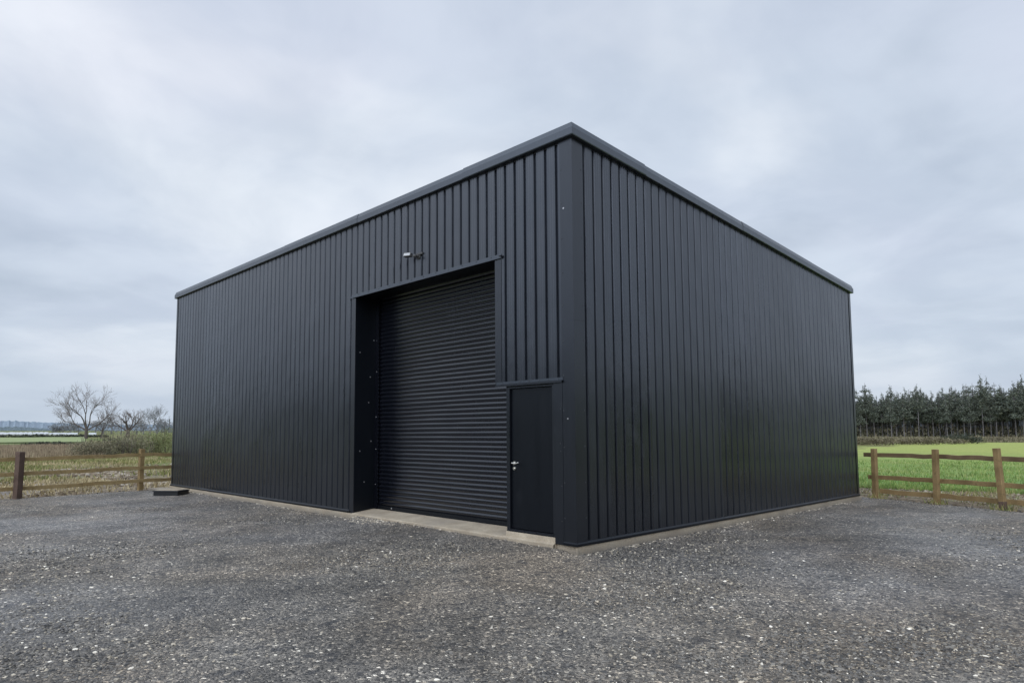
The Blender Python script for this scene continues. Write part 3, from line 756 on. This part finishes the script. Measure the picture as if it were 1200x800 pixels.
def clods(name, mat, pts, s0, s1, label, cat, flat=.6):
    mb = MB()
    for x, y, z in pts:
        s = random.uniform(s0, s1); n = len(mb.v); a = random.uniform(0, 6.28)
        for k in range(6):
            t = a+k*PI/3; r = s*random.uniform(.6, 1.1); mb.v.append((x+r*math.cos(t), y+r*math.sin(t), z-.01))
        for k in range(5):
            t = a+k*PI/2.5; r = s*random.uniform(.3, .75); mb.v.append((x+r*math.cos(t), y+r*math.sin(t), z+s*flat*random.uniform(.6, 1.1)))
        for k in range(6):
            j = (k+1) % 6; a5 = k % 5; b5 = (k+1) % 5
            mb.f.append((n+k, n+j, n+6+(j*5//6) % 5)); mb.f.append((n+k, n+6+(j*5//6) % 5, n+6+(k*5//6) % 5))
            mb.m += [0, 0]
        mb.f.append(tuple(n+6+k for k in range(5))); mb.m.append(0)
    o = mb.build(name, mat); tag(o, label, cat, kind='stuff'); return o
pts = []
while len(pts) < 2600:
    x = random.uniform(-4, 9); y = random.uniform(9, 14.4)
    if -1.0 > sdist(x, y)-random.random()*1.0 and y < 13.6+edge(x): pts.append((x, y, GZ+.0))
clods('soil_clods', M['clod'], pts, .015, .055, 'rough clods of dry soil along the right fence', 'soil clods')

random.seed(14)
pts = []
while len(pts) < 330:
    x = random.gauss(-4.55, .38); y = -.06-abs(random.gauss(0, .13))
    if x > -5.25: pts.append((x, y, gz(x, y)))
for _ in range(500):
    t = random.random(); 
    if t < .45: x = random.uniform(.01, .09)+abs(random.gauss(0, .03)); y = random.uniform(0, 9.8)
    else: x = random.uniform(-15, -.3); y = -.03-abs(random.gauss(0, .05))
    pts.append((x, y, gz(x, y)))
clods('spilled_stone', M['clod_pale'], pts, .008, .03, 'pale stone and mortar crumbs spilled along the foot of the shed', 'stone crumbs')

pts = []
while len(pts) < 2600:
    x = random.uniform(-3, 9); y = random.uniform(9, 15)
    if sdist(x, y) < -.05 and y < 14.2+edge(x) and random.random() < max(0, .25+1.5*nz(x, y, .9, 4)): pts.append((x, y, GZ))
for (x, y, h) in rp:
    for _ in range(60): a = random.uniform(0, 6.28); r = random.uniform(.07, .22); pts.append((x+r*math.cos(a), y+r*math.sin(a), GZ))
blades('verge_weeds', M['grassy'], pts, .04, .17, .02, 'straggling weeds round the posts and soil of the right fence', 'weeds', .7)

# ------------------------------------------------------------------ left rough ground
def wedge(n, d0, d1, px0=-120, px1=230, pw=1.0, dens=None):
    out = []
    while len(out) < n:
        px = random.uniform(px0, px1); d = d0+(d1-d0)*random.random()**pw
        x, y = place(px, d)
        if sdist(x, y) > -.25: continue
        if dens and random.random() > dens(x, y): continue
        out.append((x, y, tz(x, y)))
    return out
blades('rough_grass', M['grassy'], wedge(30000, 27, 60, pw=.8, dens=lambda x, y: max(0, min(1, .35+1.8*nz(x, y, .22, 3)))), .06, .22, .06, 'rough green and straw coloured grass beyond the left fence', 'grass')
blades('dry_grass', M['grass_straw'], wedge(12000, 21.4, 55, pw=1.0, dens=lambda x, y: max(0, min(1, .2+2.2*nz(x, y, .3, 13)))), .04, .16, .05, 'tufts of dry straw grass beyond the left fence', 'grass', .6)
clods('rubble', M['clod'], wedge(4200, 21.0, 38, pw=1.4, dens=lambda x, y: max(0, min(1, .4+2*nz(x, y, .5, 23)))), .03, .14, 'pale rubble and soil clods at the edge of the gravel, left', 'rubble', .5)
blades('reed_bed', M['reed'], wedge(32000, 46, 78, -150, 125, .8), .22, .52, .06, 'band of reddish brown reeds across the left pasture', 'reeds', .15)
# far green field strip on the left
mb = MB()
for i in range(30):
    for j in range(12):
        d = 108+j*6; px = -480+i*20; x, y = place(px, d); mb.v.append((x, y, tz(x, y)+.10))
for i in range(29):
    for j in range(11):
        a = i*12+j; mb.f.append((a, a+1, a+13, a+12)); mb.m.append(0)
o = mb.build('green_field', M['field_far'], smooth=True); tag(o, 'narrow pale green field strip behind the reeds, left', 'field', kind='structure')

def leaves(mb, blobs, n, s, m=0, gap=.0, seed=0, updown=.5):
    "leaf sized triangles through the volume of ellipsoid blobs, thinned by noise"
    tot = sum(b[3]*b[4]*b[5] for b in blobs); cnt = 0
    for b in blobs:
        k = int(n*b[3]*b[4]*b[5]/tot)+1; c = 0; tries = 0
        while c < k and tries < k*6:
            tries += 1
            v = Vector((random.gauss(0, 1), random.gauss(0, 1), random.gauss(0, 1))).normalized()*(random.random()**.45)
            p = Vector((b[0]+v.x*b[3], b[1]+v.y*b[4], b[2]+v.z*b[5]))
            if gap and noise.noise(p*(1.3/s*.25)+Vector((seed, 0, 0))) < -.25+gap: continue
            a = Vector((random.uniform(-1, 1), random.uniform(-1, 1), random.uniform(-updown, updown))).normalized()*s*random.uniform(.6, 1.3)
            q = Vector((random.uniform(-1, 1), random.uniform(-1, 1), random.uniform(-1, 1))).normalized()*s*random.uniform(.4, .9)
            mb.tri(p-a*.5, p+a*.5, p+q, m); c += 1

def bush(name, px, dist, w, h, mat, label, cat, n=1500, s=.14, group=None, depth=None, stems=True, dz=0):
    x, y = place(px, dist); z = tz(x, y) if x < 0 and y < 60 else GZ
    r = empty(name, (x, y, z+dz), math.atan2(y-CAM.y, x-CAM.x)-PI/2); tag(r, label, cat, group)
    depth = depth or w*.5; mb = MB(); blobs = []
    k = max(3, int(w/h*2.2))
    for i in range(k):
        t = (i+.5)/k-.5; hh = h*(1-1.1*t*t)*random.uniform(.72, 1.0)
        blobs.append((t*w*.92, random.uniform(-.3, .3)*depth, hh*.5, w/k*.85, depth*.45, hh*.52))
    leaves(mb, blobs, n, s, 0, .12, px)
    mb.build('foliage', mat, r)
    if stems:
        st = MB()
        for i in range(int(14+w*3)):
            bx = random.uniform(-.42, .42)*w; st.tube((bx, random.uniform(-.2, .2)*depth, -.1), (bx+random.uniform(-.25, .25)*h, random.uniform(-.2, .2)*depth, h*random.uniform(.6, 1.02)*(1-1.2*(bx/w)**2)), .03*h/2, .008, 4)
        st.build('stems', M['bark'], r)
    return r
bush('willow_scrub', 108, 48, 2.3, 1.5, M['scrub'], 'leftmost olive brown willow bush below the large bare tree', 'bush', 6500, .065)
bush('willow_scrub', 130, 49, 2.8, 1.72, M['scrub'], 'middle and tallest olive brown willow bush behind the left fence post', 'bush', 7500, .065)
bush('willow_scrub', 151, 50, 2.6, 1.75, M['scrub'], 'right hand olive willow bush merging into the green scrub', 'bush', 7000, .065)
bush('green_scrub', 173, 55, 3.2, 1.85, M['scrub_green'], 'greenish scrub mound beside the willow bushes', 'bush', 7000, .07)
bush('green_scrub', 196, 54, 3.2, 1.9, M['scrub_green'], 'greenish scrub mound against the left edge of the shed', 'bush', 7000, .07)
bush('low_hedge', 62, 84, 5.6, .55, M['scrub_dark'], 'short dark hedge among the reeds in the left pasture', 'hedge', 2600, .16, depth=1.2, stems=False, dz=.0)
bush('field_hedge', 38, 174, 30, .85, M['scrub_dark'], 'long dark field hedge in front of the white tunnels, left', 'hedge', 6000, .26, depth=3, stems=False, dz=.0)

# ------------------------------------------------------------------ bare trees
def bare_tree(px, dist, H, spread, label, seed, trunk=.16, first=.2, lean=0, levels=6, group=None, mats=('bark', 'twig'), dense=1.0):
    rnd = random.Random(seed); x, y = place(px, dist); z = tz(x, y)
    r = empty('bare_tree', (x, y, z), math.atan2(y-CAM.y, x-CAM.x)-PI/2); tag(r, label, 'tree', group)
    T = MB(); C = MB()
    def grow(p, d, ln, rad, lev):
        segs = 3; q = p
        for i in range(segs):
            d = (d+Vector((rnd.uniform(-.22, .22), rnd.uniform(-.22, .22), rnd.uniform(-.10, .16)))).normalized()
            nq = q+d*ln/segs; r1 = rad*(1-.13*(i+1))
            (T if lev <= 1 else C).tube(q, nq, rad*(1-.13*i), r1, 7 if lev < 2 else (5 if lev < 4 else 3), 0 if lev < 4 else 1)
            if lev > 1 and i < segs-1 and lev < levels and rnd.random() < .7*dense: child(nq, d, ln*.55, r1*.5, lev+1, .9)
            q = nq
        if lev < levels:
            for k in range(2 if rnd.random() < .65 else 3): child(q, d, ln*rnd.uniform(.66, .86), rad*.62*rnd.uniform(.8, 1.05), lev+1, .55)
    def child(q, d, ln, rad, lev, sp):
        a = d.orthogonal().normalized(); b = d.cross(a); t = rnd.uniform(0, 2*PI)
        nd = (d+(a*math.cos(t)+b*math.sin(t))*sp*rnd.uniform(.7, 1.3)*Vector((1, 1, 1)).x)
        nd.z += .10; grow(q, nd.normalized(), ln, max(rad, .012), lev)
    T.tube((0, 0, -.3), (lean*.3, 0, H*first), trunk*H*.1*.8, trunk*H*.1*.62, 9, 0)
    top = Vector((lean*.3, 0, H*first))
    nmain = 5
    for k in range(nmain):
        t = (k-(nmain-1)/2)/((nmain-1)/2); d = Vector((t*spread/H*1.15+rnd.uniform(-.1, .1), rnd.uniform(-.5, .5), 1.0-.35*abs(t))).normalized()
        grow(top+Vector((0, 0, -H*.04*abs(t))), d, H*.27*rnd.uniform(.85, 1.1), trunk*H*.1*.40*rnd.uniform(.8, 1), 1)
    T.build('trunk', M[mats[0]], r, smooth=True); C.build('branches', [M[mats[0]], M[mats[1]]], r)
    return r
bare_tree(101, 150, 9.6, 7.6, 'largest bare tree, wide spreading with no leaves, on the left horizon', 8, .42, .20, 0, 6)
bare_tree(150, 168, 6.4, 5.0, 'smaller gnarled bare tree right of the large bare tree', 12, .8, .25, 0, 5)
bare_tree(119, 152, 5.4, 2.6, 'slim bare sapling between the two bare trees', 31, .35, .3, .4, 5)
bare_tree(176, 215, 8.0, 5.0, 'faint bare tree nearest to the left edge of the shed', 43, .3, .2, 0, 6, None, ('midwood', 'midwood'))

def crown_tree(px, dist, w, h, mat, label, group, n=500, s=.45, name='distant_tree', conic=False):
    x, y = place(px, dist); z = tz(x, y) if x < 0 and y < 100 else GZ
    r = empty(name, (x, y, z), random.uniform(0, 6)); tag(r, label, 'tree', group)
    mb = MB()
    if conic: blobs = [(0, 0, h*(.25+.7*i/6), w*.5*(1-i/6.6)+.2, w*.5*(1-i/6.6)+.2, h*.1) for i in range(6)]
    else: blobs = [(random.uniform(-.3, .3)*w, random.uniform(-.3, .3)*w, h*random.uniform(.4, .75), w*.28, w*.28, h*.25) for _ in range(7)] + [(0, 0, h*.3, w*.42, w*.42, h*.3)]
    leaves(mb, blobs, n, s, 0, .08, px); mb.build('crown', mat, r)
    t = MB(); t.tube((0, 0, -.4), (0, 0, h*.75), .04*h, .015*h, 6); t.build('trunk', M['midwood'], r)
random.seed(21)
LG = 'round leafless trees far off on the left horizon'
for px, d, w, h in ((66, 290, 5, 3.6), (74, 290, 7, 5.0), (83, 300, 7, 5.6), (92, 310, 6, 5.0), (112, 300, 7, 5.4), (121, 290, 7, 6.0), (131, 300, 8, 6.2), (142, 280, 7, 5.8), (160, 270, 7, 5.2), (168, 260, 6, 5.6), (184, 260, 7, 6.0), (193, 270, 7, 6.2), (204, 260, 8, 6.5), (212, 260, 8, 6.5)):
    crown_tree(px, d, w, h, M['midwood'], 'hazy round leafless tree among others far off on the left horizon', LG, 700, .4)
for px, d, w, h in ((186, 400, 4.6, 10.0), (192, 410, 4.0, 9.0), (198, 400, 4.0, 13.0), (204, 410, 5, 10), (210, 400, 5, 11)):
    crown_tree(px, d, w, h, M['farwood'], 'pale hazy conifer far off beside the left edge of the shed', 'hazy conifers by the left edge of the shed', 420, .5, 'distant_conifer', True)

# wooded ridge on the left
mb = MB(); n = 340
for k, (dd, hh, seed) in enumerate(((900, 14.0, 1), (1300, 24.0, 6))):
    prev = None
    for i in range(n):
        px = -420+i*2.5; x, y = place(px, dd)
        env = hh*(1.0 if k == 0 else .9)*(1-.45*max(0, min(1, (px-10)/120)) if k == 0 else 1-.25*max(0, min(1, (px-10)/110)))
        top_ = env+2.2*noise.noise(Vector((px*.022, seed, 0)))+1.5*noise.noise(Vector((px*.25, seed, 2)))+1.2*random.random()
        z0 = 2.0; m1 = z0+.55*top_
        x2, y2 = place(px, dd+50)
        cur = ((x, y, z0-3), (x, y, m1), (x2, y2, z0+top_), (x2*1.1, y2*1.1, z0-4))
        if prev:
            for a_, b_ in zip(range(3), range(1, 4)): mb.quad(prev[a_], cur[a_], cur[b_], prev[b_])
        prev = cur
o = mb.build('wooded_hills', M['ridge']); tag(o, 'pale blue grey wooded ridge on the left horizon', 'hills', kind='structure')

# white tunnels
random.seed(5)
for i, (px0, px1, lab) in enumerate(((-30, 18.4, 'leftmost white plastic crop tunnel low on the far left horizon'), (18.8, 38, 'second white plastic crop tunnel from the left, beyond the dark hedge'), (38.6, 57, 'third white plastic crop tunnel from the left, left of the bare tree'), (57.8, 91, 'long dull white crop tunnel just left of the bare tree trunk'), (104, 113, 'short white crop tunnel just right of the bare tree trunk'))):
    mb = MB(); D = 255; a = Vector(place(px0, D)); b = Vector(place(px1, D)); d = (b-a).normalized(); nn = Vector((-d.y, d.x))
    z = tz(a.x, a.y); prev = None; hh = .6 if i < 3 else .42
    mid = (a+b)/2; L2 = (b-a).length/2
    segs = 10
    for s_ in range(segs+1):
        t = -L2+2*L2*s_/segs; ring = []
        hs = hh*(1+.12*math.sin(s_*2.2+i))
        for k in range(9):
            th = PI*k/8; ring.append((d.x*t+nn.x*math.cos(th)*1.6, d.y*t+nn.y*math.cos(th)*1.6, .25+hs*math.sin(th) if 0 < k < 8 else -.3))
        if prev:
            for k in range(8): mb.quad(prev[k], ring[k], ring[k+1], prev[k+1])
        else: mb.f.append(tuple(range(len(mb.v), len(mb.v)+9))); mb.m.append(0); mb.v += ring
        prev = ring
    mb.f.append(tuple(range(len(mb.v), len(mb.v)+9))); mb.m.append(0); mb.v += prev
    o = mb.build('crop_tunnel', M['tunnel']); o.location = (mid.x, mid.y, z); tag(o, lab, 'crop tunnel', 'white crop tunnels on the left horizon')

# ------------------------------------------------------------------ right pine wood
random.seed(11)
def pine_proto(h, w, base, mat, seed):
    random.seed(seed)
    r = empty('pine_tree'); mb = MB(); t = MB()
    t.tube((0, 0, -.4), (random.uniform(-.15, .15), 0, h*.6), .13, .09, 6); t.tube((random.uniform(-.1, .1), 0, h*.6), (0, 0, h*.97), .11, .03, 5)
    blobs = []
    k = 15
    for i in range(k):
        f = i/(k-1); zz = h*(base+(.94-base)*f); rr = w*.5*(1-.86*f**1.15)*random.uniform(.65, 1.15)
        a = random.uniform(0, 6.28); o_ = rr*.45
        blobs.append((math.cos(a)*o_, math.sin(a)*o_, zz, rr*.72, rr*.72, h*.045*random.uniform(.8, 1.4)))
        if f < .8: blobs.append((math.cos(a+2.5)*o_, math.sin(a+2.5)*o_, zz+h*.02, rr*.6, rr*.6, h*.04))
        t.tube((0, 0, zz-.3), (math.cos(a)*rr*.9, math.sin(a)*rr*.9, zz), .05, .02, 3)
    blobs.append((0, 0, h*.965, .3, .3, h*.04))
    leaves(mb, blobs, 1500, .42, 0, .10, seed)
    for _ in range(6):
        a = random.uniform(0, 6.28); zz = h*random.uniform(.2, base); t.tube((0, 0, zz), (math.cos(a)*1.1, math.sin(a)*1.1, zz+.15), .035, .012, 3)
    mb.build('crown', mat, r); t.build('trunk', M['pine_bark'], r)
    return r
protos = [pine_proto(13.4, 5.2, .42, M['pine_leaf'], 1), pine_proto(12.2, 5.8, .38, M['pine_leaf'], 2), pine_proto(14.6, 4.8, .45, M['pine_leaf'], 3),
          pine_proto(12.8, 6.4, .42, M['pine_leaf'], 4), pine_proto(11.6, 4.6, .36, M['pine_leaf_brown'], 5), pine_proto(14.0, 5.6, .5, M['pine_leaf'], 6)]
used = [False]*len(protos)
random.seed(77)
for row in range(5):
    px = 940+random.uniform(0, 5)
    while px < 1270:
        d = 178+row*6.5+random.uniform(-2.5, 2.5)
        k = random.choice((0, 1, 2, 3, 5, 0, 3, 1, 5, 4 if row in (2, 3) else 0)); x, y = place(px, d)
        if not used[k]: o = protos[k]; used[k] = True
        else: o = copy_tree(protos[k])
        s = random.uniform(.62, .93)*(1.06 if px > 1130 else (.95 if px < 1060 else .98))
        if random.random() < .12: s *= 1.16
        if k == 4: s *= .95
        o.location = (x, y, GZ-.1); o.rotation_euler = (0, 0, random.uniform(0, 6.28)); o.scale = (s*random.uniform(.85, 1.1), s*random.uniform(.85, 1.1), s)
        if k == 4: tag(o, 'brownish leafless conifer standing among the dark pines beyond the right field', 'tree', 'brown trees in the pine wood')
        else: tag(o, 'tall dark green pine with a bare straight trunk in the wood beyond the right field', 'tree', 'pine trees in the wood beyond the right field')
        px += random.uniform(3.8, 9.5)
for k, u in enumerate(used):
    if not u:
        for ch in [c for c in bpy.data.objects if c.parent == protos[k]]: bpy.data.objects.remove(ch)
        bpy.data.objects.remove(protos[k])
# deep dark interior of the wood
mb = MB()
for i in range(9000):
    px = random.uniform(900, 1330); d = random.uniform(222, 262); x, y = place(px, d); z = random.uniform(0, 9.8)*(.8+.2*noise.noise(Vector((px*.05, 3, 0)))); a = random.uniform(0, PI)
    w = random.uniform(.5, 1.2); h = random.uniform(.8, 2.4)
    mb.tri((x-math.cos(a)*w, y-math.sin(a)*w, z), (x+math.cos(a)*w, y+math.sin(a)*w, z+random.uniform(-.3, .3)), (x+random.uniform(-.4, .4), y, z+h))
o = mb.build('backing_woodland', M['wood_dark']); tag(o, 'shadowy depth of the pine wood behind its front trees', 'woodland', kind='stuff')
mb2 = MB()
for i in range(7000):
    px = random.uniform(930, 1330); d = random.uniform(181, 215); x, y = place(px, d); a = random.uniform(0, PI); w = random.uniform(.15, .4)
    z = random.random()**2*3.2*(.5+.9*abs(noise.noise(Vector((px*.06, d*.1, 3)))))
    mb2.tri((x-math.cos(a)*w, y-math.sin(a)*w, z-.2), (x+math.cos(a)*w, y+math.sin(a)*w, z), (x+random.uniform(-.3, .3), y, z+random.uniform(.2, .7)))
o = mb2.build('undergrowth', M['scrub']); tag(o, 'olive undergrowth between the pine trunks', 'undergrowth', kind='stuff')
# brush at the foot of the wood
pts = []
for i in range(9000):
    px = random.uniform(930, 1290); d = random.uniform(108, 178); x, y = place(px, d); pts.append((x, y, GZ-.05))
blades('dry_verge_grass', M['bramble'], pts, .15, .55, .25, 'tan dry grass between the green field and the pine wood', 'grass', .5)

random.seed(3)
bush('bramble_hedge', 1003, 84, 7.5, 1.08, M['bramble'], 'brown bramble hedge at the far side of the right field, beside the shed edge', 'hedge', 3400, .16, depth=2, stems=False)
bush('bramble_hedge', 1048, 88, 9, 1.0, M['bramble'], 'low brown bramble hedge in the middle of the far side of the right field', 'hedge', 3600, .16, depth=2, stems=False)
bush('bramble_hedge', 1092, 93, 7, .95, M['bramble'], 'tapering end of the brown bramble hedge beyond the right field', 'hedge', 2600, .17, depth=2, stems=False)
bush('thorn_bush', 1126, 98, 4.2, 1.45, M['scrub_dark'], 'dark green thorn bush at the end of the bramble hedge', 'bush', 1700, .17, stems=False)
bush('thorn_bush', 1140, 100, 2.6, 1.1, M['scrub'], 'small olive bush just right of the dark thorn bush', 'bush', 900, .16, stems=False)
bush('thorn_bush', 1168, 112, 1.6, .95, M['bramble'], 'tiny brown bush alone in the dry verge before the pines', 'bush', 500, .15, stems=False)

# ------------------------------------------------------------------ sky and light
w = bpy.data.worlds.new('World'); sc.world = w; w.use_nodes = True
nt = w.node_tree; n = nt.nodes; L = nt.links.new
bg = n['Background']
sky = n.new('ShaderNodeTexSky'); sky.sky_type = 'NISHITA'; sky.sun_disc = False
SE, SA = R_(42), R_(160)
sky.sun_elevation = SE; sky.sun_rotation = SA; sky.dust_density = 4; sky.air_density = 1
tc = n.new('ShaderNodeTexCoord'); sep = n.new('ShaderNodeSeparateXYZ'); L(tc.outputs['Generated'], sep.inputs[0])
def mth(op, a, b):
    k = n.new('ShaderNodeMath'); k.operation = op
    for i, v in enumerate((a, b)):
        if hasattr(v, 'is_output'): L(v, k.inputs[i])
        else: k.inputs[i].default_value = v
    return k.outputs[0]
zz = mth('ADD', mth('MAXIMUM', sep.outputs[2], 0), .22)
cx = n.new('ShaderNodeCombineXYZ'); L(mth('DIVIDE', sep.outputs[0], zz), cx.inputs[0]); L(mth('DIVIDE', sep.outputs[1], zz), cx.inputs[1])
def nse(scale, det, rough, w_, dist=0):
    k = n.new('ShaderNodeTexNoise'); k.noise_dimensions = '4D'; k.inputs['W'].default_value = w_; L(cx.outputs[0], k.inputs['Vector']); k.inputs['Scale'].default_value = scale; k.inputs['Detail'].default_value = det; k.inputs['Roughness'].default_value = rough; k.inputs['Distortion'].default_value = dist
    return k.outputs['Fac']
def rmp(f, st):
    k = n.new('ShaderNodeValToRGB'); L(f, k.inputs[0]); e = k.color_ramp.elements; k.color_ramp.interpolation = 'EASE'
    e[0].position = st[0][0]; e[0].color = (*st[0][1], 1); e[1].position = st[-1][0]; e[1].color = (*st[-1][1], 1)
    for p, c in st[1:-1]: q = e.new(p); q.color = (*c, 1)
    return k.outputs[0]
def mx(f, a, b, mode='MIX'):
    k = n.new('ShaderNodeMix'); k.data_type = 'RGBA'; k.blend_type = mode
    for v, s in ((f, k.inputs[0]), (a, k.inputs[6]), (b, k.inputs[7])):
        if hasattr(v, 'is_output'): L(v, s)
        else: s.default_value = v if not isinstance(v, tuple) else (*v, 1)
    return k.outputs[2]
c1 = rmp(nse(.75, 5, .5, 2.0, .3), [(.34, (.475, .54, .645)), (.48, (.655, .72, .825)), (.60, (.85, .89, .955))])
c2 = rmp(nse(2.6, 6, .55, 5.0, .5), [(.3, (.90, .91, .93)), (.7, (1.07, 1.06, 1.05))])
cl = mx(1.0, c1, c2, 'MULTIPLY')
# slight warm-violet tint patches
cl = mx(rmp(nse(1.1, 3, .5, 9.0), [(.45, (0, 0, 0)), (.7, (.5, .5, .5))]), cl, mx(1.0, cl, (1.03, .985, 1.01), 'MULTIPLY'))
hz = rmp(sep.outputs[2], [(0.0, (1, 1, 1)), (.22, (0, 0, 0))])
cl = mx(mth('MULTIPLY', hz, .6), cl, (.57, .645, .745))
nis = mx(1.0, sky.outputs[0], (.09, .09, .09), 'MULTIPLY')
cl = mx(.08, cl, nis)
cl = mx(1.0, cl, (.99, 1.015, 1.03), 'MULTIPLY')
vd = n.new('ShaderNodeVectorMath'); vd.operation = 'DOT_PRODUCT'; L(tc.outputs['Generated'], vd.inputs[0]); vd.inputs[1].default_value = (math.sin(SA)*math.cos(SE), math.cos(SA)*math.cos(SE), math.sin(SE))
gl = rmp(vd.outputs['Value'], [(.35, (1, 1, 1)), (.95, (2.5, 2.5, 2.5))])
gl.node.color_ramp.interpolation = 'LINEAR'
cl = mx(1.0, cl, gl, 'MULTIPLY')
L(cl, bg.inputs['Color']); bg.inputs['Strength'].default_value = 1.0

sd = bpy.data.lights.new('sun', 'SUN'); sd.energy = .5; sd.angle = R_(30); sd.color = (1, .97, .92)
so = bpy.data.objects.new('sun', sd); COL.objects.link(so)
az = SA
dirv = Vector((math.sin(az)*math.cos(SE), math.cos(az)*math.cos(SE), math.sin(SE)))   # towards the sun
so.rotation_euler = dirv.to_track_quat('Z', 'Y').to_euler()

# unseen tree belts added to darken the wall reflections, behind the viewer and right
random.seed(9)
mb = MB()
def reflection_belt(x0, y0, x1, y1, hh, k):
    for i in range(k):
        t = random.random(); x = x0+(x1-x0)*t+random.uniform(-4, 4); y = y0+(y1-y0)*t+random.uniform(-4, 4)
        top_ = hh*(.75+.35*noise.noise(Vector((x*.09, y*.09, 4)))); z = top_*random.random()**.8; a = random.uniform(0, PI); w = random.uniform(.5, 1.3)
        mb.tri((x-math.cos(a)*w, y-math.sin(a)*w, z-.3), (x+math.cos(a)*w, y+math.sin(a)*w, z), (x+random.uniform(-.6, .6), y+random.uniform(-.6, .6), z+random.uniform(.8, 2)))
reflection_belt(-150, -62, -10, -66, 11, 14000); reflection_belt(-10, -66, 90, -50, 11, 8000)
reflection_belt(85, -45, 95, 110, 13, 11000); reflection_belt(95, 110, 60, 190, 14, 7000)
o = mb.build('backing_woodland', M['scrub_dark']); tag(o, 'unseen dark tree belts added for the wall reflections', 'woodland', kind='stuff')
